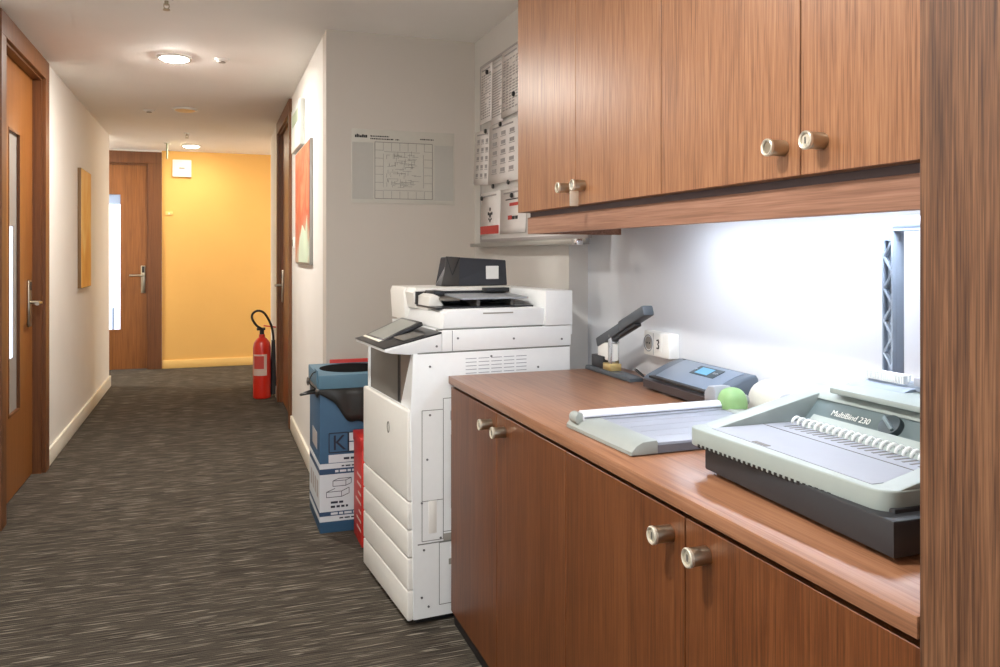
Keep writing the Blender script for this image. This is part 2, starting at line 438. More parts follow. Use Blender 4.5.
# ------------------------------------------------------------------ ceiling fittings
LW1, LW2, LW3, LW4, LW5, LW6 = 50, 15, 50, 15, 52, 20
NEUT = (255, 249, 240); WARM = (255, 240, 214); COOL = (255, 252, 247)
def lampface(watts, r, col):
    return mat('lit_diffuser_%d' % watts, (250, 246, 238), .5, emit=col, estr=watts/(PI*PI*r*r*1.25))
def downlight(x, y, label, watts, col=NEUT, r=.088):
    t = thing('ceiling_light', label, 'ceiling light', (x, y, ZC), 0, 'recessed downlights of the corridor')
    MB().lathe([(r*.9, -.001), (r*1.12, -.001), (r*1.12, -.010), (r*1.06, -.013), (r*.9, -.013)], n=40, ring=True).build('ring', M['white_pl'], t)
    MB().lathe([(r*.89, -.001), (r*.89, -.010), (r*.82, -.017), (r*.62, -.022), (r*.32, -.024), (.001, -.0245)], n=40).build('diffuser', lampface(watts, r*.9, col) if watts else M['lampoff'], t)
    return t
downlight(-.21, 5.18, 'lit round downlight, the nearest one in view on the corridor ceiling', LW1)
downlight(-.205, 7.01, 'unlit round downlight between the two lit ones', 0)
downlight(-.21, 9.34, 'lit round downlight at the far end by the yellow wall', LW2, WARM)
downlight(-2.0, 9.2, 'downlight in the passage to the left of the end door', LW3)
downlight(1.9, 9.2, 'downlight in the passage behind the right corridor wall', 34, WARM)  # added lamp, spreads light evenly over the yellow wall
# the row carries on behind the camera; the printer-end lamp is an added fill
for x, y, l, p in ((-.21, 2.6, 'downlight over the printer end of the corridor', LW4), (-.21, 1.2, 'downlight over the corridor beside the worktop', LW5), (-.21, -.6, 'downlight over the near end of the corridor by the tall cabinet', LW6)):
    downlight(x, y, l, p, COOL)

def sprinkler(x, y, label):
    t = thing('sprinkler_head', label, 'sprinkler', (x, y, ZC), 0, 'ceiling sprinklers')
    MB().cyl((0, 0, -.008), (0, 0, 0), .03).build('escutcheon', M['white_pl'], t)
    MB().cyl((0, 0, -.026), (0, 0, -.008), .009).build('body', M['nickel'], t)
    MB().tube([(.010, 0, -.02), (.012, 0, -.035), (.003, 0, -.046)], .0025).tube([(-.010, 0, -.02), (-.012, 0, -.035), (-.003, 0, -.046)], .0025).build('yoke', M['nickel'], t)
    MB().cyl((0, 0, -.050), (0, 0, -.046), .016).build('deflector', M['nickel'], t)
sprinkler(-.197, 4.02, 'sprinkler head nearest the camera, cut by the top of the photo')
sprinkler(-.228, 8.4, 'small sprinkler head just in front of the far lit downlight')
def sensor(x, y, label):
    t = thing('ceiling_sensor', label, 'sensor', (x, y, ZC), 0, 'small round ceiling sensors')
    MB().lathe([(.045, 0), (.045, -.006), (.03, -.014), (.001, -.016)], n=28).build('housing', M['white_pl'], t)
    MB().cyl((0, 0, -.02), (0, 0, -.014), .02).build('grille', M['prn_grey'], t)
sensor(.057, 5.15, 'small round ceiling sensor right of the near lit downlight')
sensor(-.482, 7.16, 'small round ceiling sensor left of the unlit downlight')
t = thing('hanging_sign', 'small white plate hanging from the ceiling near the end door', 'sign', (-.445, 9.2, ZC))
MB().box(-.03, .03, -.06, .06, -.012, 0, .003).build('bracket', M['white_pl'], t)
MB().box(-.006, .006, -.055, .055, -.17, -.012, .002).build('plate', M['pale_green'], t)

# ------------------------------------------------------------------ things on the corridor walls
t = thing('wall_picture', 'tall orange canvas hanging on the left corridor wall', 'picture', (XL, 6.80, 1.04))
MB().box(.0, .024, 0, .51, 0, .91, .002).build('stretcher', M['canvas_edge'], t)
MB().box(.024, .027, .004, .506, .004, .906).build('canvas', M['canvas_o'], t)
t = thing('wall_picture', 'red and white abstract canvas on the right corridor wall beside the door', 'picture', (XR, 4.86, 1.235))
MB().box(-.018, 0, 0, .86, 0, .75, .002).build('stretcher', M['alu_tray'], t)
c = MB().box(-.021, -.018, .012, .848, .012, .738).build('canvas', M['canvas_r'], t)
bm = MB(); bm.prism([(.08, .013), (.62, .013), (.56, .14), (.40, .25), (.22, .20), (.12, .30)], 'X', -.0225, -.021); bm.build('painted_shape', M['canvas_g'], c)
t = thing('wall_plate', 'white wall plate with a pale green panel above the red picture', 'wall plate', (XR, 5.30, 2.0))
MB().box(-.035, 0, 0, .56, 0, .30, .008).build('case', M['plate'], t)
MB().box(-.037, -.035, .10, .46, .17, .25).build('panel', M['pale_green'], t)
t = thing('light_switch', 'small white switch on the right wall beside the door frame', 'switch', (XR, 5.98, 1.34))
MB().box(-.01, 0, 0, .08, 0, .08, .003).build('switch_plate', M['white_pl'], t)
MB().box(-.014, -.01, .02, .06, .015, .065, .002).build('rocker', M['prn_grey'], t)
t = thing('alarm_sounder', 'square white wall box high on the yellow wall', 'alarm', (-.322, YE, 2.275))
MB().box(-.1, .1, -.045, 0, -.097, .097, .006).build('case', M['white_pl'], t)
MB().box(-.03, .03, -.048, -.045, -.008, .008).build('grille', M['prn_grey'], t)
t = thing('room_stat', 'tiny beige switch on the yellow wall right of the end door', 'switch', (-.46, YE, 1.76))
MB().box(-.04, .04, -.012, 0, -.022, .022, .003).build('cover', M['skirt_y'], t)
MB().box(-.01, .01, -.016, -.012, -.01, .01, .002).build('button', M['skirt'], t)

# fire extinguisher
t = thing('fire_extinguisher', 'red fire extinguisher standing on the carpet by the far right wall', 'fire extinguisher', (.425, 7.62, 0))
MB().lathe([(.07, 0), (.078, .008), (.078, .46), (.07, .50), (.045, .535), (.028, .548), (.026, .575)], n=32).build('cylinder', M['red_metal'], t)
MB().prism([(.0785*math.cos(a)*1.006, .0785*math.sin(a)*1.006) for a in [math.radians(d) for d in range(-160, -59, 10)]] + [(.074*math.cos(a), .074*math.sin(a)) for a in [math.radians(d) for d in range(-60, -161, -10)]], 'Z', .21, .40).build('label', M['ext_label'], t)
MB().prism([(.0785*math.cos(a)*1.012, .0785*math.sin(a)*1.012) for a in [math.radians(d) for d in range(-150, -79, 10)]] + [(.074*math.cos(a), .074*math.sin(a)) for a in [math.radians(d) for d in range(-80, -151, -10)]], 'Z', .27, .385).build('label_text_panel', M['ink_red'], t)
v = MB().cyl((0, 0, .572), (0, 0, .625), .02).box(-.045, .03, -.012, .012, .61, .635, .004).build('valve', M['prn_black'], t)
MB().box(-.09, .02, -.009, .009, .640, .652, .004, mtx=Matrix.Rotation(.16, 4, 'Y')).build('squeeze_lever', M['red_metal'], v)
pts = [(.0, -.02, .625)]
for i in range(21):
    a = math.radians(-10+i*11.2)
    pts.append((-.005+.075*math.cos(PI-.3*0-a)*1.0-.0, -.03, .70+.085*math.sin(a)))
hose = [(.0, -.03, .625), (-.05, -.035, .66), (-.085, -.035, .72), (-.08, -.035, .765), (-.04, -.035, .79), (.01, -.03, .775), (.05, -.02, .72), (.085, -.01, .64), (.098, 0, .56), (.100, 0, .50)]
def smooth_path(P, k=5):
    P = [Vector(p) for p in P]; out = []
    for i in range(len(P)-1):
        p0, p1, p2, p3 = P[max(i-1, 0)], P[i], P[i+1], P[min(i+2, len(P)-1)]
        for j in range(k):
            u = j/k
            out.append(.5*((2*p1)+(p2-p0)*u+(2*p0-5*p1+4*p2-p3)*u*u+(3*p1-p0-3*p2+p3)*u**3))
    out.append(P[-1]); return out
MB().tube(smooth_path(hose), .0105).build('hose', M['cable'], t)
MB().cyl((.100, 0, .03), (.100, 0, .52), .030, .017, n=20).build('horn', M['prn_black'], t)

# ------------------------------------------------------------------ poster, whiteboard, papers
t = thing('floor_plan_poster', 'floor plan poster on the grey wall above the printer', 'poster', (.69, YN, 1.57))
MB().box(0, .562, -.004, 0, 0, .39, .001).build('sheet', M['plan'], t)
for xa, xb in ((.004, .115), (.45, .555)): MB().box(xa, xb, -.0047, -.004, .02, .32).build('margin', M['plan_side'], t)
b = MB()
def ln(b, x0, z0, x1, z1, wd=.0016):
    if abs(x1-x0) >= abs(z1-z0): b.box(x0, x1, -.0052, -.004, z0-wd/2, z0+wd/2)
    else: b.box(x0-wd/2, x0+wd/2, -.0052, -.004, z0, z1)
X0, X1, Z0, Z1 = .124, .438, .025, .325
for zz in (Z0, Z1): ln(b, X0, zz, X1, zz, .003)
for xx in (X0, X1): ln(b, xx, Z0, xx, Z1, .003)
rnd = random.Random(4)
N_ = 7
for i in range(N_):
    x = X0+(X1-X0)*i/N_
    for zr in ((Z1-.045, Z1), (Z0, Z0+.04)):
        ln(b, x, zr[0], x, zr[1])
for i in range(N_):
    z = Z0+(Z1-Z0)*i/N_
    for xr in ((X0, X0+.045), (X1-.045, X1)):
        ln(b, xr[0], z, xr[1], z)
ln(b, X0+.05, Z1-.05, X1-.07, Z1-.05); ln(b, X0+.045, Z0+.045, X1-.05, Z0+.045); ln(b, X0+.045, Z0+.06, X0+.045, Z1-.06); ln(b, X1-.05, Z0+.06, X1-.05, Z1-.06)
for k in range(120):
    x = rnd.uniform(X0+.06, X1-.10); z = rnd.uniform(Z0+.06, Z1-.06); 
    if rnd.random() < .6: ln(b, x, z, x+rnd.uniform(.012, .05), z, .0016)
    else: ln(b, x, z, x, z+rnd.uniform(.008, .026), .0016)
b.build('floor_plan_drawing', M['ink_mid'], t, smooth=False)
b = MB(); rnd = random.Random(9)
x = .018
for k in range(7):
    ww = rnd.uniform(.006, .011); b.box(x, x+ww, -.0052, -.004, .345, .345+rnd.uniform(.010, .020)); x += ww+.0015
b.build('logo_text', M['ink_dark'], t, smooth=False)
b = MB()
for (xa, xb, z) in ((.10, .20, .352), (.10, .225, .338), (.235, .255, .338), (.37, .445, .346)):
    x = xa
    while x < xb:
        ww = rnd.uniform(.004, .012); b.box(x, min(x+ww, xb), -.0052, -.004, z, z+.006); x += ww+.003
b.build('heading_text', M['ink_dark'], t, smooth=False)

# whiteboard on the pilaster; the sheets hang on it
BX = 1.352
t = thing('whiteboard', 'magnetic whiteboard on the wall in the corner, covered with printed sheets', 'whiteboard', (XP, 2.80, 1.365))
MB().box(-.016, 0, 0, 1.315, 0, .93, .002).build('panel', M['board'], t)
b = MB().box(-.020, -.002, 1.303, 1.318, -.002, .932, .002).box(-.020, -.002, -.003, .012, -.002, .932, .002).box(-.020, -.002, 0, 1.315, .918, .934, .002).box(-.020, -.002, 0, 1.315, -.004, .012, .002)
b.build('frame', M['ink'], t)
b = MB().prism([(-.002, -.004), (-.055, -.016), (-.058, -.006), (-.055, -.022), (-.06, -.026), (-.002, -.024)], 'Y', .02, 1.33)
b = MB().box(-.062, -.001, .02, 1.35, -.028, -.020, .002).box(-.064, -.058, .02, 1.35, -.028, -.010, .002).box(-.02, -.001, .02, 1.31, -.020, .0, .002)
tr = b.build('pen_tray', M['alu_tray'], t)
MB().box(-.066, -.040, -.003, .045, -.030, -.006, .003).build('tray_end', M['steel'], tr)

rnd = random.Random(21)
def sheet(y_hi, y_lo, z_hi, z_lo, label, rows, kind, tilt=0., off=0.):
    """one printed sheet: y_hi is its left side seen from the room"""
    W, Hh = y_hi-y_lo, z_hi-z_lo
    t = thing('printed_sheet', label, 'paper sheet', (1.352-off, (y_hi+y_lo)/2, z_hi), 0, 'sheets on the whiteboard')
    t.rotation_euler = (tilt, 0, 0)
    # slightly curled sheet
    b = MB(); n = 8
    rows_ = []
    for j in range(n+1):
        z = -Hh*j/n; bul = -.001-.006*(j/n)**2
        rows_.append([b.bm.verts.new((bul, s*W/2, z)) for s in (1, -1)])
    for a, c in zip(rows_, rows_[1:]): b.bm.faces.new((a[0], a[1], c[1], c[0]))
    o = b.build('page', M['paper'], t)
    sol = o.modifiers.new('thickness', 'SOLIDIFY'); sol.thickness = .0006; sol.offset = 0
    tx = MB()
    def bar(y0, y1, z, h):
        s = 1.0; bul = -.001-.006*((-z+h)/Hh)**2-.0012
        tx.box(bul-.0004, bul+.0006, min(y0, y1), max(y0, y1), z-h, z)
    tx.box(-.0025, -.0016, -W*.3, W*.38, -.024, -.016)
    zz = -.045
    while zz > -Hh+.03:
        if kind == 'table':
            for c in range(5):
                if rnd.random() < .88: bar(W*.42-c*W*.17, W*.42-c*W*.17-W*.12, zz, .006)
            zz -= .014
        elif kind == 'list':
            bar(W*.42, W*.42-W*rnd.uniform(.5, .85), zz, .005); zz -= .013
        elif kind == 'faces':
            for c in range(3): bar(W*.36-c*W*.28, W*.36-c*W*.28-W*.14, zz, .018); bar(W*.38-c*W*.28, W*.38-c*W*.28-W*.18, zz-.022, .004)
            zz -= .045
        else: break
    tx.build('print', M['ink'], t, smooth=False)
    return t, W, Hh
sheet(4.100, 3.915, 2.285, 1.985, 'printed sheet with a grey table at the top left of the whiteboard', 0, 'table')
sheet(3.912, 3.738, 2.262, 1.955, 'printed list in the middle of the top row of the whiteboard', 0, 'list', 0, .0015)
sheet(3.755, 3.50, 2.285, 1.965, 'printed table in the top row nearest the wall cabinet', 0, 'table', 0, .004)
sheet(4.185, 3.925, 1.950, 1.665, 'tilted sheet overhanging the left edge of the whiteboard', 0, 'faces', .07, .003)
sheet(3.940, 3.50, 1.948, 1.65, 'wide sheet with rows of small pictures in the middle of the whiteboard', 0, 'faces', .02, .008)
t, W, Hh = sheet(4.100, 3.79, 1.62, 1.395, 'notice with a crest and a red band at the lower left of the whiteboard', 0, 'plain')
MB().box(-.0085, -.0055, -W*.45, W*.47, -Hh+.008, -Hh+.050).build('red_band', M['ink_red'], t, smooth=False)
b = MB()
for (dy, dz, r) in ((0, 0, .014), (.028, .008, .009), (-.028, .008, .009), (0, .03, .010), (0, -.028, .010), (.02, -.02, .006), (-.02, -.02, .006)):
    b.cyl((-.0046, dy, -.12+dz), (-.0026, dy, -.12+dz), r, n=10)
b.build('crest', M['ink_dark'], t)
t, W, Hh = sheet(3.787, 3.44, 1.615, 1.400, 'notice with small red marks at the lower right of the whiteboard', 0, 'plain')
MB().box(-.0045, -.002, -W*.2, W*.12, -.085, -.070).box(-.006, -.003, .01, .06, -.150, -.130).build('red_mark', M['ink_red'], t, smooth=False)
MB().box(-.006, -.003, -.03, .004, -.150, -.134).box(-.006, -.003, -.07, -.04, -.150, -.134).box(-.003, -.0012, -.10, .10, -.055, -.050).build('black_mark', M['ink_dark'], t, smooth=False)
mags = [(3.965, 2.240, 'top left sheet'), (3.575, 2.055, 'sheet nearest the wall cabinet'), (3.76, 1.940, 'middle sheet in the second row, at its top'), (3.99, 1.938, 'top of the tilted sheet'),
        (3.87, 1.642, 'bottom left of the wide picture sheet'), (3.645, 1.645, 'bottom right of the wide picture sheet'), (4.05, 1.592, 'corner of the red banded notice'), (3.60, 1.578, 'top of the notice with red marks')]
for y, z, l in mags:
    t = thing('magnet', 'round black magnet holding the ' + l, 'magnet', (1.338, y, z), 0, 'black magnets on the whiteboard')
    MB().cyl((-.002, 0, 0), (.004, 0, 0), .012, bev=.001).cyl((-.006, 0, 0), (-.002, 0, 0), .009, .012).build('cap', M['magnet'], t)

# ------------------------------------------------------------------ cabinets
def knob(parent, x, y, z, key=True):
    """lock knob pointing into the room (-X)"""
    k = MB().cyl((x, y, z), (x-.036, y, z), .0155, n=28, bev=.001).build('knob', M['nickel'], parent)
    f = MB().lathe([(.0155, 0), (.0168, .001), (.0168, .006), (.0150, .0075), (.0120, .006), (.0118, .003)], n=28)
    bmesh.ops.rotate(f.bm, verts=f.bm.verts[:], cent=(0, 0, 0), matrix=Matrix.Rotation(-PI/2, 3, 'Y'))
    bmesh.ops.translate(f.bm, verts=f.bm.verts[:], vec=(x-.034, y, z))
    f.build('knob_rim', M['nickel_face'], k)
    if key:
        MB().cyl((x-.0365, y, z), (x-.039, y, z), .0095, n=20).build('lock_face', M['nickel_face'], k)
        MB().box(x-.0396, x-.0388, y-.0012, y+.0012, z-.006, z+.006).build('keyhole', M['dark'], k)
    else:
        MB().cyl((x-.0365, y, z), (x-.0375, y, z), .0115, n=20).build('lock_face', M['nickel'], k)

XD = .79
def lower_unit(y0, y1, label, kk):
    ym = {0: 2.25, 1: 1.243}[kk]
    t = thing('base_cabinet', label, 'cabinet', (0, 0, 0), 0, 'low wooden cabinets under the worktop')
    MB().box(XD+.021, XW, y0, y1, .05, .840).build('body', M['low'], t, smooth=False)
    MB().box(XD+.012, XW, y0, y1, 0, .05).build('plinth', M['black'], t, smooth=False)
    MB().box(XD+.0195, XD+.021, y0+.001, y1-.001, .052, .840).build('reveal', M['dark'], t, smooth=False)  # dark sheet paints the shade seen through the door gaps
    for (a, b, ky) in ((y0, ym, ym-.058), (ym, y1, ym+.058)):
        d = MB().box(XD, XD+.019, a+.0018, b-.0018, .05, .833, .001, 1).build('door', M['low'], t)
        knob(d, XD, ky-.010, .790)
    return t
lower_unit(1.757, 2.735, 'low two-door wooden cabinet beside the printer', 0)
lower_unit(.734, 1.757, 'low two-door wooden cabinet under the comb binding machine', 1)
t = thing('worktop', 'brown wooden worktop over the low cabinets', 'worktop', (0, 0, 0))
MB().box(.783, XW, .735, 2.742, CT-.027, CT, .0015, 2).build('slab', M['top'], t)
MB().box(.80, XW, .735, 2.735, CT-.0288, CT-.027).build('underside', M['dark'], t, smooth=False)  # dark sheet paints the shade below the worktop edge

XU = 1.035; ZU = 1.447
def upper_unit(y0, y1, ym, label, key=False):
    t = thing('wall_cabinet', label, 'cabinet', (0, 0, 0), 0, 'wall cabinets above the worktop')
    MB().box(XU+.021, XW, y0, y1, ZU, 2.44).build('body', M['cab'], t, smooth=False)
    MB().box(XU+.0195, XU+.021, y0+.001, y1-.001, ZU+.002, 2.44).build('reveal', M['dark'], t, smooth=False)  # shade between the wall cabinet doors, painted as a dark sheet
    for (a, b, ky) in ((y0, ym, ym-.053), (ym, y1, ym+.053)):
        d = MB().box(XU, XU+.019, a+.0018, b-.0018, ZU, 2.425, .001, 1).build('door', M['cab'], t)
        knob(d, XU, ky-.006, 1.503, ky < ym)
    return t
upper_unit(1.735, 2.72, 2.23, 'wall cabinet pair above the worktop at the printer end')
upper_unit(.734, 1.735, 1.237, 'wall cabinet pair beside the tall side panel')
t = thing('cabinet_valance', 'wooden light valance under the wall cabinets', 'valance', (0, 0, 0))
MB().box(1.065, 1.083, .735, 2.70, 1.371, 1.430, .001, 1).build('front_board', M['cab_h'], t)
MB().box(1.083, 1.43, 2.68, 2.70, 1.371, 1.430).build('return_board', M['cab_h'], t, smooth=False)
MB().box(1.072, 1.40, .735, 2.69, 1.430, ZU).build('spacer', M['shadowgap'], t, smooth=False)  # dark block paints the shade in the gap above the valance
t = thing('key', 'small key hanging in the lock of the far wall cabinet knob', 'key', (XU-.040, 2.171, 1.503))
MB().box(-.004, .0, -.001, .001, -.018, .004).build('shank', M['steel'], t)
MB().box(-.006, .022, -.0015, .0015, -.062, -.017, .001).build('bow', M['nickel_face'], t)

t = thing('tall_cabinet', 'tall wooden cabinet closing the worktop at the right edge', 'cabinet', (0, 0, 0))
MB().box(.803, XW, .20, .732, .05, 2.44).build('body', M['tall'], t, smooth=False)
MB().box(.783, .803, .20, .732, .05, 2.44, .0015, 1).build('front_panel', M['tall'], t)
MB().box(.815, XW, .20, .732, 0, .05).build('plinth', M['black'], t, smooth=False)

STRIP = 5.5
# under-cabinet lamp behind the valance
t = thing('under_cabinet_light', 'bright strip light hidden under the wall cabinets', 'light', (1.26, 1.62, 1.430))
MB().box(-.03, .03, -.55, .55, -.022, 0, .003).build('housing', M['white_pl'], t)
MB().box(-.022, .022, -.54, .54, -.030, -.022, .003).build('diffuser', mat('strip_diffuser', (250, 250, 255), .5, emit=(230, 240, 255), estr=STRIP/(PI*1.08*.044)), t)
# ------------------------------------------------------------------ multifunction printer
RP = math.radians(4.7)
t = thing('office_printer', 'large white office printer with four paper drawers beside the low cabinet', 'printer', (.645, 2.752, 0), RP)
W_ = .60
MB().box(.035, .60, .03, W_-.03, 0, .03).build('base', M['black'], t, smooth=False)
# main body with cut-away above the front door
bd = MB()
bd.prism([(.016, .025), (.636, .025), (.636, .953), (.014, .953), (.010, .85), (.004, .752)], 'Y', 0, .022, .003)
bd.build('side_panel', M['printer'], t)
MB().box(.016, .636, .022, W_, .025, .752).box(.11, .636, .022, W_, .752, .953).box(.014, .11, .022, .14, .752, .953).box(.014, .11, W_-.015, W_, .752, .953).build('body', M['printer'], t, smooth=False)
# front door and drawers
fd = MB().box(-.006, .016, .004, W_, .440, .755, .007, 3).build('front_door', M['printer_warm'], t)
b = MB(); b.tube([(-.0065, .235+.012*math.cos(a), .655+.02*math.sin(a)) for a in [2*PI*k/24 for k in range(25)]], .0018, 6); b.build('badge', M['prn_dgrey'], fd)
zs = [.438, .339, .242, .129, .022]
for i in range(4):
    MB().box(-.006, .016, .004, W_, zs[i+1]+.0015, zs[i]-.0015, .006, 3).build('paper_drawer', M['printer_warm'], t)
# side details
b = MB()
def frame(b, x0, x1, z0, z1, wd=.0022):
    for zz in (z0, z1): b.box(x0, x1, -.0006, .002, zz-wd/2, zz+wd/2)
    for xx in (x0, x1): b.box(xx-wd/2, xx+wd/2, -.0006, .002, z0, z1)
frame(b, .046, .125, .435, .752); frame(b, .046, .125, .295, .435); frame(b, .125, .60, .32, .79); frame(b, .155, .50, .40, .66)
frame(b, .110, .60, .065, .283); frame(b, .165, .32, .735, .80)
b.box(.03, .62, -.0006, .002, .284, .288); b.box(.03, .634, -.0006, .002, .950, .954)
b.build('panel_seam', M['seam'], t, smooth=False)
MB().box(.125, .60, -.001, .012, .287, .313, .002).build('side_handle_slot', M['prn_grey'], t)
MB().box(.145, .36, -.001, .010, .200, .222, .002).build('side_latch', M['prn_grey'], t)
MB().box(.152, .35, -.006, .004, .228, .262, .003).build('latch_cover', M['printer'], t)
MB().box(.152, .30, -.002, .01, .71, .745, .002).build('power_recess', M['tray_grey'], t)
b = MB(); b.box(.070, .10, -.0012, .002, .32, .435, .001); b.build('label_strip', M['printer_warm'], t)
sc = MB()
for (x, z) in ((.075, .735), (.065, .58), (.053, .265), (.045, .10), (.115, .30), (.07, .065), (.075, .905), (.50, .88), (.31, .93), (.045, .43)):
    sc.cyl((x, .0, z), (x, -.0025, z), .004, n=12)
sc.build('screw', M['screw'], t)
b = MB()
for k in range(5): 
    for c in range(5): b.box(.21+c*.05, .21+c*.05+.042, -.0008, .002, .872+k*.013, .8745+k*.013)
b.build('vent_slot', M['tray_grey'], t, smooth=False)
# output recess above the door
MB().box(.022, .11, .14, W_-.015, .752, .952).build('output_recess', M['prn_dgrey'], t, smooth=False)
MB().prism([(.1395, .765), (.1395, .950), (.024, .950)], 'X', .0125, .0142).build('recess_cheek', M['prn_cheek'], t)
b = MB()
for y in (.160, .178, .196): b.box(.0195, .0225, y, y+.007, .757, .95)
b.build('recess_rib', M['prn_black'], t, smooth=False)
# scanner deck
sd = MB(); sd.box(.121, .640, .0, W_-.02, .9545, 1.030, .003, 2).box(.112, .122, .402, W_-.02, .9545, 1.030)
sd.build('scanner_unit', M['printer'], t)
b = MB()
for (x, z) in ((.10, .975), (.18, 1.0), (.40, .99), (.60, .98)): b.cyl((x, 0, z), (x, -.0022, z), .004, n=12)
b.box(.158, .160, -.0008, .002, .956, 1.028)
b.build('deck_screw', M['screw'], t)
# control panel
cp = MB().prism([(-.088, .972), (-.086, .962), (-.060, .956), (.0, .950), (.05, .9535), (.062, .9545), (.120, .9545), (.120, 1.018)], 'Y', .0, .40, .003)
cpo = cp.build('control_panel', M['printer'], t)
MB().prism([(-.092, .976), (-.090, .9725), (.120, 1.0185), (.120, 1.0245)], 'Y', .002, .398, .002).build('panel_top', M['prn_black'], cpo)
RM = Matrix.Translation((-.066, 0, .963)) @ Matrix.Rotation(-.398, 4, 'Y')
scr = MB().box(0, .186, .155, .396, 0, .016, .004, mtx=RM).build('touch_screen', M['prn_black'], cpo)
MB().box(.032, .172, .178, .374, .016, .0168, mtx=RM).build('screen_glass', M['screen_off'], scr)
MB().box(.003, .021, .160, .390, .016, .0170, mtx=RM).build('button_strip', M['skirt'], scr)  # pale strip paints a reflection along the screen's front edge
MB().box(.05, .13, .03, .15, 0.004, .008, .002, mtx=Matrix.Translation((-.06, 0, .980)) @ Matrix.Rotation(-.225, 4, 'Y')).build('keypad', M['prn_dgrey'], cpo)
# document feeder
adf = MB()
adf.prism([(.124, 1.034), (.53, 1.034), (.53, 1.100), (.150, 1.100), (.132, 1.088)], 'Y', .006, .56, .005)
ad = adf.build('document_feeder', M['printer'], t)
MB().box(.10, .52, .0045, .01, 1.029, 1.034).build('feeder_seam', M['seam'], ad, smooth=False)
fc = MB().prism([(.112, 1.040), (.53, 1.040), (.53, 1.168), (.112, 1.168), (.104, 1.15)], 'Y', .405, .585, .006, 3).prism([(.124, 1.09), (.53, 1.09), (.53, 1.168), (.124, 1.168), (.112, 1.15)], 'Y', .30, .41, .006, 3)
fc.build('feeder_cover', M['printer_warm'], ad)
MB().prism([(.128, 1.09), (.20, 1.09), (.175, 1.14), (.15, 1.150), (.130, 1.14)], 'Y', .17, .31, .008, 3).build('feeder_nose', M['printer_warm'], ad)
MB().box(.125, .515, .07, .305, 1.100, 1.106).build('output_floor', M['prn_black'], ad, smooth=False)
MB().box(.12, .50, .29, .306, 1.106, 1.155).build('feed_mouth', M['prn_black'], ad, smooth=False)
RT = Matrix.Translation((0, .09, 1.130)) @ Matrix.Rotation(.04, 4, 'X')
it = MB().box(.235, .505, 0, .22, 0, .007, .002, mtx=RT).build('input_tray', M['tray_grey'], ad)
MB().box(.17, .235, 0.03, .22, -.006, .002, .002, mtx=RT).build('paper_guide', M['prn_dgrey'], it)
for xa in (.30, .44): MB().box(xa, xa+.012, .02, .20, -.026, 0, mtx=RT).build('tray_support', M['prn_dgrey'], it)
MB().box(.16, .205, .20, .30, 1.140, 1.160, .003).box(.40, .50, .25, .31, 1.148, 1.166, .003).build('guide_block', M['prn_black'], ad)
MB().box(.53, .645, -.004, .585, 1.032, 1.163, .004).build('hinge_block', M['printer'], t)
MB().box(.640, .663, .03, .20, 1.048, 1.118, .003).box(.640, .663, .03, .20, .992, 1.044, .003).build('hinge_cap', M['printer'], t)
MB().box(.28, .40, .004, .007, 1.083, 1.088).build('grip_slot', M['prn_grey'], ad, smooth=False)

# black bag on the printer
def loc2w(x, y, z):
    c, s = math.cos(RP), math.sin(RP)
    return (.645+x*c-y*s, 2.752+x*s+y*c, z)
t = thing('paper_bag', 'black folded paper bag with a white label lying on top of the printer', 'bag', loc2w(.262, .40, 1.1685), RP)
b = MB()
# box-like body with pleated left side
pts0 = [(0, 0), (.285, 0), (.290, .13), (.012, .13), (-.012, .065)]
pts1 = [(.068, 0), (.283, .006), (.285, .10), (.030, .115), (.052, .055)]
A = [b.bm.verts.new((x+.012, y, 0)) for x, y in pts0]; B = [b.bm.verts.new((x+(.01 if i else .0), y, z)) for i, ((x, y), z) in enumerate(zip(pts1, (.118, .106, .108, .118, .120)))]
b.bm.faces.new(A); b.bm.faces.new(B)
for i in range(5): b.bm.faces.new((A[i], A[(i+1) % 5], B[(i+1) % 5], B[i]))
o = b.build('body', M['bag'], t, smooth=False)
bv = o.modifiers.new('soft', 'BEVEL'); bv.width = .004; bv.segments = 2
b = MB(); b.prism([(.0, .001), (.078, .001), (.082, .118), (.022, .122), (.016, .06)], 'Y', -.004, .002, .001)
g = b.build('side_gusset', M['bag_side'], t)
b = MB(); b.prism([(.020, .120), (.024, .120), (.050, .045), (.046, .045)], 'Y', -.006, -.003).prism([(.078, .118), (.082, .118), (.050, .045), (.046, .045)], 'Y', -.006, -.003); b.build('fold', M['cable'], g)
MB().box(.200, .255, -.0035, .012, .028, .082).build('label', M['label_white'], t)

# ------------------------------------------------------------------ recycling bin, red box, red board
t = thing('recycling_bin', 'tall blue cardboard recycling bin in front of the grey wall', 'bin', (.472, 3.825, 0))
BW, BD = .36, .41
MB().box(0, BW, 0, BD, 0, .655, .002).build('box', M['blue'], t)
ld = MB()
ld.prism([(-.006, -.006), (BW+.006, -.006), (BW+.006, BD+.004), (-.006, BD+.004)], 'Z', .66, .735, .003)
lid = ld.build('lid', M['blue_lid'], t)
ho = MB(); ho.cyl((BW/2, BD/2+.01, .7355), (BW/2, BD/2+.01, .737), .155, n=48); ho.build('opening', M['void'], lid)  # flat dark disc on the lid paints the shade inside the bin
lf = MB(); lf.prism([(-.008, .67), (-.014, .70), (-.010, .755), (-.006, .755), (-.006, .67)], 'Y', .02, .12); lf.build('side_flap', M['blue_lid'], lid)
